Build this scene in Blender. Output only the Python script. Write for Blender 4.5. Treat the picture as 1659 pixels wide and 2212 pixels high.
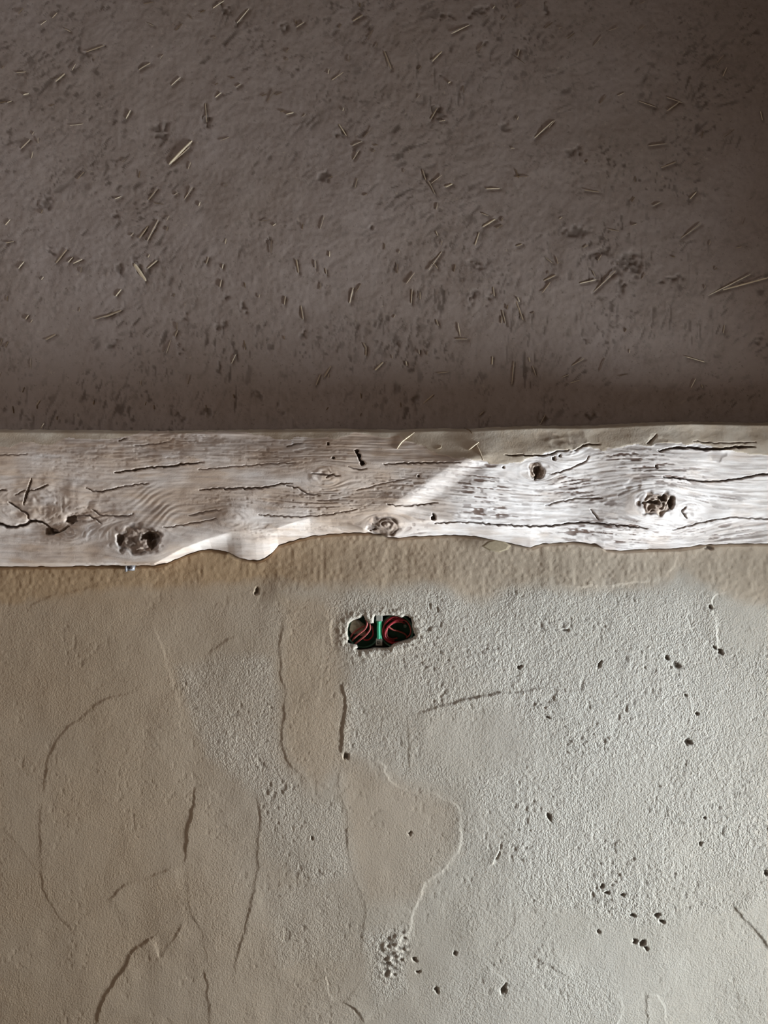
import bpy, math, random
import numpy as np
from mathutils import Vector, Matrix

# ---------------------------------------------------------------- clear
for o in list(bpy.data.objects):
    bpy.data.objects.remove(o)
S = bpy.context.scene
COL = S.collection

# ---------------------------------------------------------------- camera (1 px of the photo = 1 mm on the plaster wall)
FPX = 1671.0
D = FPX / 1000.0
ZC = 1.60
cam = bpy.data.cameras.new('camera')
cam.sensor_fit = 'VERTICAL'
cam.sensor_height = 36.0
cam.lens = FPX / 2212.0 * 36.0
cam.clip_start = 0.02
camo = bpy.data.objects.new('camera', cam)
COL.objects.link(camo)
camo.location = (0, -D, ZC)
camo.rotation_euler = (math.pi / 2, 0, 0)
S.camera = camo

# ---------------------------------------------------------------- world, daylight, added fill, exposure
w = bpy.data.worlds.new('world'); S.world = w
w.use_nodes = True
w.node_tree.nodes['Background'].inputs[0].default_value = (0.62, 0.78, 1.0, 1)
w.node_tree.nodes['Background'].inputs[1].default_value = 0.6

ROOM = dict(x0=-2.3, x1=1.60, y0=-3.6, z1=3.0)
WIN1 = dict(y0=-0.58, y1=-0.23, z0=0.02, z1=1.46, depth=0.85)      # narrow glazed slit in a thick earth wall, low lintel, in the right wall
REAR_FILL = dict(x0=-0.4, x1=0.8, z0=1.0, z1=2.1, depth=0.42)           # added opening behind the camera for warm fill light
LEFT_FILL = dict(y0=-1.5, y1=-0.6, z0=1.9, z1=2.7, depth=0.30)           # small high opening added in the left wall for cool fill light

LOW_FILL = dict(y0=-2.7, y1=-1.75, z0=0.0, z1=1.75)                    # low opening added in the left wall for warm fill light


def area(name, loc, rot, sx, sy, power, color):
    l = bpy.data.lights.new(name, 'AREA')
    l.shape = 'RECTANGLE'; l.size = sx; l.size_y = sy
    l.energy = power; l.color = color
    o = bpy.data.objects.new(name, l); COL.objects.link(o)
    o.location = loc; o.rotation_euler = rot
    return o


area('window_daylight', (ROOM['x1'] + WIN1['depth'] - 0.02, (WIN1['y0'] + WIN1['y1']) / 2, (WIN1['z0'] + WIN1['z1']) / 2),
     (0, math.pi / 2, 0), WIN1['z1'] - WIN1['z0'], WIN1['y1'] - WIN1['y0'], 450, (0.775, 0.90, 1.0))
area('rear_fill_light', ((REAR_FILL['x0'] + REAR_FILL['x1']) / 2, ROOM['y0'] - REAR_FILL['depth'] + 0.02, (REAR_FILL['z0'] + REAR_FILL['z1']) / 2),
     (math.pi / 2, 0, 0), REAR_FILL['x1'] - REAR_FILL['x0'], REAR_FILL['z1'] - REAR_FILL['z0'], 11, (1.0, 0.76, 0.54))  # added warm fill from behind the camera
area('left_high_fill_light', (ROOM['x0'] - LEFT_FILL['depth'] + 0.02, (LEFT_FILL['y0'] + LEFT_FILL['y1']) / 2, (LEFT_FILL['z0'] + LEFT_FILL['z1']) / 2),
     (0, -math.pi / 2, 0), LEFT_FILL['z1'] - LEFT_FILL['z0'], LEFT_FILL['y1'] - LEFT_FILL['y0'], 21, (0.86, 0.92, 1.0))  # added cool fill for the upper left
area('left_low_fill_light', (ROOM['x0'] - LEFT_FILL['depth'] + 0.02, (LOW_FILL['y0'] + LOW_FILL['y1']) / 2, (LOW_FILL['z0'] + LOW_FILL['z1']) / 2),
     (0, -math.pi / 2, 0), LOW_FILL['z1'] - LOW_FILL['z0'], LOW_FILL['y1'] - LOW_FILL['y0'], 12, (1.0, 0.66, 0.36))  # added warm fill for the lower left

vs = S.view_settings
vs.view_transform = 'Standard'
vs.look = 'None'
vs.exposure = -0.06
vs.gamma = 1.0
vs.use_curve_mapping = False

# ---------------------------------------------------------------- numpy helpers
RNG = np.random.RandomState(11)
_T = RNG.rand(512, 512)


def vnoise(x, y, seed=0):
    x = np.asarray(x, float) + seed * 37.17
    y = np.asarray(y, float) + seed * 91.73
    xi = np.floor(x); yi = np.floor(y)
    fx = x - xi; fy = y - yi
    xi = xi.astype(np.int64) % 512; yi = yi.astype(np.int64) % 512
    x1 = (xi + 1) % 512; y1 = (yi + 1) % 512
    u = fx * fx * fx * (fx * (fx * 6 - 15) + 10); v = fy * fy * fy * (fy * (fy * 6 - 15) + 10)
    a = _T[xi, yi]; b = _T[x1, yi]; c = _T[xi, y1]; d = _T[x1, y1]
    return ((a + (b - a) * u) * (1 - v) + (c + (d - c) * u) * v) * 2 - 1


def fbm(x, y, octv=4, seed=0, gain=0.5):
    s = 0; a = 1.0; n = 0
    for i in range(octv):
        s = s + a * vnoise(x * 2 ** i, y * 2 ** i, seed + i * 3.3)
        n += a; a *= gain
    return s / n


def sstep(a, b, x):
    t = np.clip((x - a) / (b - a), 0, 1)
    return t * t * (3 - 2 * t)


def catmull(pts, n=8):
    P = np.array(pts, float)
    if len(P) < 3:
        return P
    out = []
    E = np.vstack([2 * P[0] - P[1], P, 2 * P[-1] - P[-2]])
    for i in range(1, len(E) - 2):
        p0, p1, p2, p3 = E[i - 1], E[i], E[i + 1], E[i + 2]
        for k in range(n):
            t = k / n
            out.append(0.5 * ((2 * p1) + (-p0 + p2) * t + (2 * p0 - 5 * p1 + 4 * p2 - p3) * t * t + (-p0 + 3 * p1 - 3 * p2 + p3) * t ** 3))
    out.append(P[-1])
    return np.array(out)


def polydist(X, Y, pts):
    """distance, sign (+ on the right-hand side walking along in image axes), t along 0..1"""
    best = np.full(X.shape, 1e9); sg = np.ones(X.shape); tt = np.zeros(X.shape)
    P = np.array(pts, float)
    L = np.r_[0, np.cumsum(np.hypot(*(P[1:] - P[:-1]).T))]
    tot = max(L[-1], 1e-6)
    for i in range(len(P) - 1):
        a = P[i]; b = P[i + 1]; d = b - a; l2 = max(d @ d, 1e-9)
        t = np.clip(((X - a[0]) * d[0] + (Y - a[1]) * d[1]) / l2, 0, 1)
        dx = X - (a[0] + t * d[0]); dy = Y - (a[1] + t * d[1])
        q = dx * dx + dy * dy
        m = q < best
        best = np.where(m, q, best)
        cr = d[0] * (Y - a[1]) - d[1] * (X - a[0])
        sg = np.where(m, np.where(cr >= 0, 1.0, -1.0), sg)
        tt = np.where(m, (L[i] + t * (L[i + 1] - L[i])) / tot, tt)
    return np.sqrt(best), sg, tt


def region(X, Y, pts, pad):
    P = np.array(pts, float)
    m = (X > P[:, 0].min() - pad) & (X < P[:, 0].max() + pad) & (Y > P[:, 1].min() - pad) & (Y < P[:, 1].max() + pad)
    return np.nonzero(m)


def inpoly(X, Y, pts):
    P = np.array(pts, float)
    r = np.zeros(X.shape, bool)
    j = len(P) - 1
    for i in range(len(P)):
        c = ((P[i, 1] > Y) != (P[j, 1] > Y)) & (X < (P[j, 0] - P[i, 0]) * (Y - P[i, 1]) / (P[j, 1] - P[i, 1] + 1e-12) + P[i, 0])
        r ^= c
        j = i
    return r


def blob(X, Y, cx, cy, rx, ry, ang=0.0):
    c, s = math.cos(ang), math.sin(ang)
    dx = X - cx; dy = Y - cy
    u = (dx * c + dy * s) / rx; v = (-dx * s + dy * c) / ry
    return u * u + v * v


def axis(a, fine0, fine1, b, step, mid=4.5, midspan=360, coarse=40):
    """grid lines: fine inside the frame, coarser beyond"""
    v = list(np.arange(fine0, fine1 + step * 0.5, step))
    x = fine0; lo = []
    while x > a:
        x -= mid if x > fine0 - midspan else coarse
        lo.append(max(x, a))
    x = v[-1]; hi = []
    while x < b:
        x += mid if x < fine1 + midspan else coarse
        hi.append(min(x, b))
    return np.array(lo[::-1] + v + hi)


def to_world(PX, PY, P, pref=None):
    s = (D - (P if pref is None else pref)) / D
    return np.stack([(PX - 829.5) / 1000 * s, -P + 0 * PX, ZC + (1106 - PY) / 1000 * s], -1)


def mesh_np(name, V, F, attrs=None, smooth=True):
    me = bpy.data.meshes.new(name)
    V = np.asarray(V, np.float32).reshape(-1, 3); F = np.asarray(F, np.int32)
    k = F.shape[1]
    me.vertices.add(len(V)); me.vertices.foreach_set('co', V.ravel())
    me.loops.add(F.size); me.loops.foreach_set('vertex_index', F.ravel())
    me.polygons.add(len(F)); me.polygons.foreach_set('loop_start', np.arange(0, F.size, k, dtype=np.int32))
    me.update(calc_edges=True)
    if smooth:
        me.polygons.foreach_set('use_smooth', np.ones(len(F), bool))
    for nm, arr in (attrs or {}).items():
        a = me.attributes.new(nm, 'FLOAT', 'POINT')
        a.data.foreach_set('value', np.asarray(arr, np.float32).ravel())
    me.validate()
    return me


def grid_faces(nr, nc):
    r, c = np.meshgrid(np.arange(nr - 1), np.arange(nc - 1), indexing='ij')
    i = (r * nc + c).ravel()
    return np.stack([i, i + nc, i + nc + 1, i + 1], -1)      # rows run down the picture: normals face the camera


def submesh(name, V, F, attrs):
    idx = np.unique(F); mp = np.full(len(V), -1); mp[idx] = np.arange(len(idx))
    return mesh_np(name, V[idx], mp[F], {k: v[idx] for k, v in attrs.items()})


def link(name, me, mat=None, parent=None, kind=None, label=None, cat=None, group=None):
    o = bpy.data.objects.new(name, me); COL.objects.link(o)
    if mat is not None and me is not None and not me.materials:
        me.materials.append(mat)
    if parent: o.parent = parent
    if kind: o['kind'] = kind
    if label: o['label'] = label
    if cat: o['category'] = cat
    if group: o['group'] = group
    return o


def box_mesh(name, boxes):
    V = []; F = []
    for (x0, x1, y0, y1, z0, z1) in boxes:
        b = len(V)
        V += [(x0, y0, z0), (x1, y0, z0), (x1, y1, z0), (x0, y1, z0), (x0, y0, z1), (x1, y0, z1), (x1, y1, z1), (x0, y1, z1)]
        F += [tuple(b + i for i in f) for f in ((0, 3, 2, 1), (4, 5, 6, 7), (0, 1, 5, 4), (1, 2, 6, 5), (2, 3, 7, 6), (3, 0, 4, 7))]
    return mesh_np(name, V, F, smooth=False)


# ---------------------------------------------------------------- materials
def lin(r, g, b):
    f = lambda c: (c / 255 / 12.92) if c <= 10 else ((c / 255 + 0.055) / 1.055) ** 2.4
    return (f(r), f(g), f(b), 1)


class NT:
    def __init__(self, name):
        self.m = bpy.data.materials.new(name); self.m.use_nodes = True
        self.t = self.m.node_tree; self.b = self.t.nodes['Principled BSDF']
        self.b.inputs['Specular IOR Level'].default_value = 0.25

    def n(self, typ, **kw):
        nd = self.t.nodes.new(typ)
        for k, v in kw.items():
            if k.startswith('i_'):
                nd.inputs[k[2:].replace('_', ' ')].default_value = v
            else:
                setattr(nd, k, v)
        return nd

    def l(self, a, b): self.t.links.new(a, b)

    def attr(self, nm): return self.n('ShaderNodeAttribute', attribute_name=nm).outputs['Fac']

    def coord(self, scale=(1, 1, 1)):
        tc = self.n('ShaderNodeTexCoord'); mp = self.n('ShaderNodeMapping'); mp.inputs['Scale'].default_value = scale
        self.l(tc.outputs['Object'], mp.inputs['Vector']); return mp.outputs['Vector']

    def noise(self, scale, detail=4, rough=0.55, vec=None):
        nd = self.n('ShaderNodeTexNoise'); nd.inputs['Scale'].default_value = scale
        nd.inputs['Detail'].default_value = detail; nd.inputs['Roughness'].default_value = rough
        self.l(vec if vec is not None else self.coord(), nd.inputs['Vector'])
        return nd.outputs['Fac']

    def rng(self, f, a, b, c=0.0, d=1.0):
        nd = self.n('ShaderNodeMapRange'); self.l(f, nd.inputs[0])
        for i, v in zip((1, 2, 3, 4), (a, b, c, d)): nd.inputs[i].default_value = v
        return nd.outputs[0]

    def math(self, op, a, b):
        nd = self.n('ShaderNodeMath', operation=op)
        for i, q in enumerate((a, b)):
            if isinstance(q, (int, float)): nd.inputs[i].default_value = q
            else: self.l(q, nd.inputs[i])
        return nd.outputs[0]

    def mix(self, f, a, b):
        nd = self.n('ShaderNodeMix', data_type='RGBA')
        if isinstance(f, (int, float)): nd.inputs[0].default_value = f
        else: self.l(f, nd.inputs[0])
        for sock, q in ((nd.inputs[6], a), (nd.inputs[7], b)):
            if isinstance(q, tuple): sock.default_value = q
            else: self.l(q, sock)
        return nd.outputs[2]

    def bump(self, h, strength, dist):
        nd = self.n('ShaderNodeBump'); self.l(h, nd.inputs['Height'])
        if isinstance(strength, (int, float)): nd.inputs['Strength'].default_value = strength
        else: self.l(strength, nd.inputs['Strength'])
        nd.inputs['Distance'].default_value = dist
        self.l(nd.outputs[0], self.b.inputs['Normal'])

    def out(self, color, rough):
        if isinstance(color, tuple): self.b.inputs['Base Color'].default_value = color
        else: self.l(color, self.b.inputs['Base Color'])
        self.b.inputs['Roughness'].default_value = rough
        return self.m


def mat_clay_lower():
    t = NT('trowelled_clay_plaster')
    big = t.rng(t.noise(2.2, 3), 0.35, 0.65)
    c = t.mix(big, lin(158, 149, 136), lin(165, 157, 146))
    c = t.mix(t.attr('damp_warmlight'), c, lin(150, 124, 95))  # brown of damp clay, plus warm light painted in on the left
    c = t.mix(t.math('MULTIPLY', t.attr('rough'), 0.5), c, lin(170, 163, 153))
    sp = t.rng(t.noise(260, 2), 0.62, 0.72)
    c = t.mix(t.math('MULTIPLY', sp, 0.25), c, lin(95, 85, 72))
    c = t.mix(t.attr('dark'), c, lin(74, 66, 58))
    fine = t.math('ADD', t.rng(t.noise(260, 2, 0.6), .3, .75), t.math('MULTIPLY', t.noise(620, 2), 0.35))
    t.bump(fine, t.rng(t.attr('rough'), 0, 1, 0.08, 0.66), 0.0026)
    return t.out(c, 0.85)


def mat_clay_upper():
    t = NT('straw_clay_render')
    c = t.mix(t.rng(t.noise(3.0, 4), 0.35, 0.65), lin(138, 122, 112), lin(146, 131, 123))
    c = t.mix(t.rng(t.noise(40, 4, 0.7), 0.52, 0.75, 0, 0.35), c, lin(108, 92, 78))
    c = t.mix(t.attr('dark'), c, lin(74, 60, 50))
    c = t.mix(t.rng(t.noise(115, 4, 0.7), 0.60, 0.70, 0, 0.55), c, lin(84, 68, 56))
    c = t.mix(t.rng(t.noise(75, 3, 0.7), 0.66, 0.74, 0, 0.35), c, lin(176, 158, 138))
    t.bump(t.noise(170, 5, 0.7), 0.20, 0.003)
    return t.out(c, 0.9)


def mat_wood():
    t = NT('weathered_limewashed_oak')
    st = t.noise(1.0, 5, 0.65, t.coord((30, 60, 150)))
    c = t.mix(t.rng(st, 0.35, 0.68), lin(214, 204, 198), lin(235, 228, 224))
    c = t.mix(t.attr('dust'), c, lin(190, 166, 146))
    c = t.mix(t.attr('grain'), c, lin(150, 134, 124))
    c = t.mix(t.attr('stain'), c, lin(98, 78, 68))
    c = t.mix(t.attr('dark'), c, lin(52, 40, 36))
    t.bump(t.math('ADD', st, t.noise(420, 2)), 0.12, 0.002)
    return t.out(c, 0.75)


def mat_knot():
    t = NT('dark_knot_wood')
    c = t.mix(t.rng(t.noise(60, 4), 0.35, 0.65), lin(186, 168, 152), lin(142, 122, 108))
    c = t.mix(t.attr('stain'), c, lin(98, 78, 66))
    c = t.mix(t.attr('dark'), c, lin(46, 36, 32))
    t.bump(t.noise(300, 3), 0.3, 0.002)
    return t.out(c, 0.8)


def mat_coat():
    t = NT('clay_smear')
    c = t.mix(t.rng(t.noise(18, 4), 0.38, 0.64), lin(168, 150, 130), lin(184, 170, 154))
    c = t.mix(t.attr('stain'), c, lin(112, 92, 76))
    c = t.mix(t.attr('dark'), c, lin(60, 48, 42))
    t.bump(t.noise(260, 3), 0.2, 0.002)
    return t.out(c, 0.85)


def mat_plain(name, rgb, rough=0.6, var=0.12, scale=90, metal=0.0):
    t = NT(name)
    a = lin(*rgb); b = tuple(x * (1 - var * 2.2) for x in a[:3]) + (1,)
    c = t.mix(t.rng(t.noise(scale, 3), 0.35, 0.65), a, b)
    t.b.inputs['Metallic'].default_value = metal
    t.bump(t.noise(scale * 4, 2), 0.1, 0.001)
    return t.out(c, rough)


# ---------------------------------------------------------------- beam outlines (photo px)
TOP = np.array([(-1500, 930), (-400, 926), (0, 926), (150, 927), (330, 929), (440, 928), (560, 926), (720, 925), (860, 927), (950, 924),
                (1010, 925), (1090, 921), (1160, 918), (1280, 917), (1350, 913), (1400, 911), (1500, 908), (1659, 909), (2000, 905), (2400, 900)], float)
BOT = np.array([(-1500, 1215), (-400, 1224), (0, 1225), (120, 1224), (250, 1222), (330, 1222), (354, 1217), (398, 1198), (430, 1188), (452, 1187), (489, 1193), (504, 1202),
                (520, 1208), (551, 1212), (567, 1208), (581, 1198), (598, 1178), (635, 1167), (669, 1158), (736, 1152), (794, 1151), (824, 1154),
                (837, 1160), (858, 1162), (898, 1159), (972, 1156), (1016, 1157), (1045, 1162), (1095, 1172), (1150, 1183), (1175, 1175), (1240, 1171), (1295, 1176),
                (1312, 1187), (1350, 1190), (1400, 1187), (1470, 1186), (1520, 1178), (1580, 1175), (1659, 1174), (1850, 1180), (2400, 1185)], float)
WANE = np.array([(-1500, 1206), (0, 1218), (250, 1217), (335, 1219), (398, 1184), (452, 1164), (500, 1150), (540, 1146), (600, 1141), (640, 1127), (670, 1120), (716, 1122),
                 (750, 1129), (785, 1142), (830, 1136), (870, 1130), (960, 1122), (1100, 1138), (1250, 1136), (1400, 1150), (1480, 1140), (1659, 1135), (2400, 1140)], float)
fT = lambda x: np.interp(x, TOP[:, 0], TOP[:, 1])
fB = lambda x: np.interp(x, BOT[:, 0], BOT[:, 1])
fW = lambda x: np.interp(x, WANE[:, 0], WANE[:, 1])

HOLE = [(751, 1367), (751, 1358), (754, 1348), (757, 1344), (765, 1339), (775, 1336), (785, 1330), (788, 1335), (793, 1342), (798, 1347), (807, 1346),
        (808, 1333.5), (810, 1329), (826, 1330), (836, 1329), (850, 1329), (863, 1333), (869, 1334), (874, 1330), (881, 1331), (888, 1336), (890, 1345),
        (890, 1354), (894, 1365), (897, 1373), (890, 1378), (878, 1383), (863, 1387), (852, 1391), (839, 1400), (823, 1400), (810, 1400), (793, 1403),
        (775, 1404), (768, 1402), (774, 1398), (771, 1393), (758, 1392), (750, 1388.5), (753, 1381), (751, 1374)]

# ---------------------------------------------------------------- lower wall: trowelled clay plaster
# (points, height in mm, falloff px on the raised side, groove mm)   raised side = right-hand side of the walking direction in the picture
RIDGES = [
    ([(310, 1487), (250, 1505), (200, 1533), (150, 1570), (115, 1612), (100, 1650), (94, 1720)], -2.2, 60, .5),
    ([(94, 1720), (86, 1800), (86, 1880), (92, 1930), (110, 1962), (140, 1995), (170, 2030)], -1.4, 45, .3),
    ([(330, 1340), (345, 1380), (360, 1430), (375, 1485)], 1.6, 50, .6),
    ([(375, 1485), (388, 1520), (402, 1590)], 1.0, 40, .4),
    ([(445, 1408), (480, 1386), (512, 1371)], 1.4, 30, .6),
    ([(300, 1246), (200, 1265), (100, 1290), (20, 1340)], -1.2, 50, .2),
    ([(608, 1310), (606, 1400), (612, 1500), (604, 1600), (620, 1648), (680, 1702)], -1.6, 30, .2),
    ([(742, 1470), (743, 1530), (740, 1600), (741, 1640)], -3.0, 24, 1.2),
    ([(700, 1335), (697, 1450), (690, 1560)], 0.8, 18, .3),
    ([(412, 1690), (415, 1730), (408, 1780), (403, 1820), (400, 1870)], -3.0, 60, 1.0),
    ([(400, 1871), (350, 1880), (280, 1908), (225, 1945)], -2.0, 60, .3),
    ([(405, 1870), (410, 1960), (440, 2030), (450, 2090)], -0.9, 30, .2),
    ([(545, 1690), (555, 1760), (558, 1830), (552, 1900), (540, 1960), (520, 2040), (502, 2120)], -2.0, 50, .9),
    ([(345, 2018), (290, 2055), (255, 2100), (225, 2150), (203, 2225)], -3.2, 70, 1.0),
    ([(338, 2030), (346, 2065), (360, 2045), (395, 1990)], 1.6, 20, .4),
    ([(440, 2090), (450, 2140), (452, 2225)], -1.6, 40, .7),
    ([(742, 1640), (734, 1700), (745, 1760), (755, 1860), (780, 1940), (785, 1985), (768, 2070)], -1.4, 40, .3),
    ([(750, 1640), (820, 1645), (850, 1690), (880, 1708), (940, 1715), (985, 1735), (998, 1770), (990, 1830), (960, 1880), (920, 1910), (900, 1950), (885, 2000), (882, 2060), (895, 2085)], 2.0, 36, .3),
    ([(876, 1547), (920, 1535), (1000, 1510), (1100, 1492), (1180, 1487), (1260, 1489)], 3.4, 50, 1.2),
    ([(876, 1547), (880, 1600), (888, 1690)], -1.0, 30, .3),
    ([(1000, 1785), (1050, 1790), (1076, 1808)], 1.0, 30, .2),
    ([(1079, 1812), (1076, 1840), (1066, 1862), (1058, 1877)], 2.0, 16, 4.0),
    ([(550, 1268), (650, 1265), (740, 1270)], -0.8, 30, .2),
    ([(1190, 1262), (1260, 1272), (1400, 1258), (1440, 1245), (1463, 1215), (1472, 1188)], -2.6, 24, .1),
    ([(1090, 1345), (1102, 1320), (1112, 1285)], 1.4, 20, .8),
    ([(1575, 1281), (1548, 1283), (1539, 1296), (1541, 1330), (1552, 1385), (1562, 1410)], 2.6, 30, 2.0),
    ([(1492, 1318), (1485, 1335), (1498, 1368), (1530, 1388)], 2.2, 24, 2.0),
    ([(1578, 1948), (1620, 2000), (1662, 2058)], -4.2, 50, .5),
    ([(1145, 2060), (1180, 2085), (1235, 2118)], -2.8, 40, .95),
    ([(1050, 2082), (1090, 2118), (1085, 2140)], 1.6, 30, .6),
    ([(1340, 2145), (1345, 2185), (1334, 2225)], 1.8, 30, .8),
    ([(1398, 2215), (1395, 2160), (1412, 2150), (1436, 2170), (1442, 2215)], 1.6, 16, .3),
    ([(705, 2110), (712, 2140), (722, 2165)], 1.2, 20, 1.8),
    ([(738, 2166), (760, 2185), (786, 2212)], -2.0, 30, 1.8),
    ([(545, 1268), (552, 1282), (562, 1292)], 1.2, 14, 1.2),
    ([(1340, 1240), (1370, 1180)], 0.8, 30, .2),
    ([(720, 1345), (712, 1362), (722, 1392)], 1.8, 22, .2),
    ([(1115, 1690), (1060, 1660), (1010, 1665)], .8, 40, .2),
    ([(1105, 1945), (1110, 1980), (1090, 2020), (1060, 2060)], -1.0, 30, .2),
    ([(80, 1880), (40, 1830), (0, 1790)], 1.0, 40, .2),
]
PITS = [(885, 1801, 4, 4, 0), (1485, 1602, 9, 6, .3), (1462, 1437, 10, 7, .5), (1310, 1928, 7, 4, -.2), (1373, 2033, 7, 5, 0), (1420, 1977, 7, 6, 0), (1366, 1976, 5, 4, 0),
        (1088, 2135, 14, 5, -1.2), (943, 2138, 9, 4, 1.2), (1222, 1360, 9, 3, -.1), (1295, 1435, 11, 3, -1.1), (748, 1633, 9, 7, 1), (1557, 1409, 9, 6, .6), (1521, 1767, 4, 4, 0),
        (1513, 1823, 4, 4, 0), (895, 2072, 6, 4, .5), (1124, 1441, 5, 3, -.5), (1184, 1549, 5, 3, 0), (1535, 1310, 4, 5, 0), (1293, 2012, 4, 3, 0), (1186, 1765, 12, 4, 1.2),
        (553, 1277, 5, 7, 0), (1480, 1500, 4, 3, 0), (1505, 1540, 4, 4, 0), (1654, 1885, 4, 5, 0), (982, 2000 + 60, 4, 4, 0), (1535, 1185, 10, 4, -.1), (903, 2100, 4, 3, 0), (675, 1810, 3, 3, 0),
        (1388, 2036, 5, 9, .4), (1300, 1915, 5, 3, .3), (1345, 1933, 4, 3, 0), (1430, 1990, 6, 4, .4), (1395, 2048, 6, 4, .4), (1440, 1420, 6, 3, 1), (1545, 1400, 6, 4, .5)]


def poly_mask(X, Y, pts, soft):
    d, _, _ = polydist(X, Y, list(pts) + [pts[0]])
    ins = inpoly(X, Y, pts)
    return sstep(-soft, soft, np.where(ins, d, -d))


def lower_fields(X, Y):
    h = np.zeros(X.shape)                 # metres
    wx = X + 8 * fbm(X / 60, Y / 60, 3, 5); wy = Y + 8 * fbm(X / 60, Y / 60, 3, 9)
    jx = wx + 1.6 * vnoise(X / 6, Y / 6, 3); jy = wy + 1.6 * vnoise(X / 6, Y / 6, 4)
    h += 0.0040 * fbm(X / 420, Y / 420, 2, 1) + 0.0014 * fbm(X / 120, Y / 150, 3, 2)
    # rough, sandy zones against trowel-smoothed ones
    rough = np.zeros(X.shape)
    n1 = fbm(X / 110, Y / 110, 4, 21)
    zones = [([(905, 1290), (1100, 1275), (1480, 1260), (1700, 1330), (2400, 1400), (2400, 2000), (1659, 1950), (1400, 2010), (1120, 1960), (1090, 1790), (1000, 1700), (900, 1680), (870, 1540), (760, 1480), (750, 1420), (900, 1400)], 1.0),
             ([(380, 1440), (470, 1400), (600, 1420), (600, 1640), (670, 1720), (740, 1720), (755, 1880), (700, 1930), (570, 1850), (550, 1720), (440, 1640)], .75),
             ([(745, 1480), (870, 1520), (890, 1700), (830, 1640), (750, 1630)], .8),
             ([(700, 1300), (760, 1275), (930, 1275), (930, 1420), (745, 1440)], .7),
             ([(1080, 2060), (1330, 2080), (1345, 2212), (1230, 2212)], .6), ([(780, 2010), (880, 1990), (880, 2140), (800, 2180)], 1.0),
             ([(560, 1900), (750, 1920), (770, 2080), (600, 2100)], .45)]
    for pts, a in zones:
        rough = np.maximum(rough, a * poly_mask(wx + 14 * n1, wy + 14 * n1, pts, 26))
    smooth_zones = [[(1560, 1290), (1659, 1290), (1659, 1420), (1570, 1400)], [(900, 1550), (1120, 1500), (1150, 1640), (1000, 1690), (905, 1660)]]
    for pts in smooth_zones:
        rough *= 1 - .6 * poly_mask(wx, wy, pts, 30)
    rough = np.maximum(rough, .42 * sstep(840, 1050, wx) * sstep(1270, 1330, wy))
    rough = np.maximum(rough, .22 * sstep(1270, 1330, wy))
    rough = np.clip(rough * (0.75 + 0.5 * n1), 0.06, 1)
    g = fbm(X / 9, Y / 9, 2, 31) + .5 * fbm(X / 30, Y / 30, 2, 33)
    g2 = vnoise(X / 4.6, Y / 4.6, 37)
    h += rough * (0.00055 * np.clip(g, -.25, 1) + 0.00045 * g2)
    pit = sstep(.52, .72, vnoise(X / 8, Y / 8, 41)) * sstep(.0, .5, vnoise(X / 60, Y / 60, 43))
    h -= 0.0009 * pit * (0.25 + rough)
    dark = .25 * pit * rough
    # sweeping trowel drags
    h += 0.0005 * fbm((X + .3 * Y) / 160, (Y - .3 * X) / 60, 3, 51) * (1 - rough)
    for pts, a, fall, gr in RIDGES:
        strong = (.40 if gr < 1.15 else .7) if gr >= .9 else (.50 if abs(a) >= 1.6 else .42)
        a = a * strong * .8; gr = gr * strong
        c = catmull(pts)
        ij = region(X, Y, pts, fall * 3 + 10)
        if len(ij[0]) == 0: continue
        d, sg, t = polydist(jx[ij], jy[ij], c)
        fade = sstep(0, .12, t) * sstep(1, .88, t)
        fade = fade * (.55 + .6 * sstep(-.6, .6, vnoise(X[ij] / 45, Y[ij] / 45, 53)))
        ramp = 2.0 + 2.5 * sstep(-.3, .7, vnoise(X[ij] / 38, Y[ij] / 38, 54))
        endk = np.exp(-np.maximum(0, d - 4) / fall)
        side = (sg > 0) if a > 0 else (sg < 0)
        h[ij] += fade * np.where(side, abs(a) * 0.001 * endk * sstep(0, ramp, d), 0)
        h[ij] += fade * np.where(side, 0, -.3 * abs(a) * .001 * np.exp(-d / (fall * .6)) * sstep(0, ramp * 2, d))
        gm = np.exp(-(d / 1.5) ** 2) * fade * sstep(-.5, .3, vnoise(X[ij] / 22, Y[ij] / 22, 55))
        h[ij] -= 0.001 * gr * gm
        dark[ij] = np.maximum(dark[ij], np.clip(.12 * gr, 0, .35) * gm)
    for (cx, cy, rx, ry, an) in PITS:
        ij = region(X, Y, [(cx, cy)], 40)
        if len(ij[0]) == 0: continue
        q = blob(X[ij] + 3 * vnoise(X[ij] / 5, Y[ij] / 5, 61), Y[ij] + 3 * vnoise(X[ij] / 5, Y[ij] / 5, 62), cx, cy, rx, ry, an)
        m = sstep(1.3, .3, q)
        h[ij] -= 0.0045 * m
        dark[ij] = np.maximum(dark[ij], .75 * m)
    # fresh smooth clay run up against the beam
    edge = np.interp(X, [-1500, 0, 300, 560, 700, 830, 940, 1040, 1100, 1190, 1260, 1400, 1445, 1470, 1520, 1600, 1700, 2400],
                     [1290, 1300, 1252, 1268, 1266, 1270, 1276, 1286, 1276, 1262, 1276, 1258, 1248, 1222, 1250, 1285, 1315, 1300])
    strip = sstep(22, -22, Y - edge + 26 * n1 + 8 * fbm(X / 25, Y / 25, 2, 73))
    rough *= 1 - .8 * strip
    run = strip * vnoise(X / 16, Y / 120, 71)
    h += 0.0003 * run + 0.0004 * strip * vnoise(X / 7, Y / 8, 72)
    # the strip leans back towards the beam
    h += 0.010 * sstep(120, 0, Y - fB(X)) * np.interp(X, [0, 500, 700, 1659], [0.1, .3, 1, .8]) * -1
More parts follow.
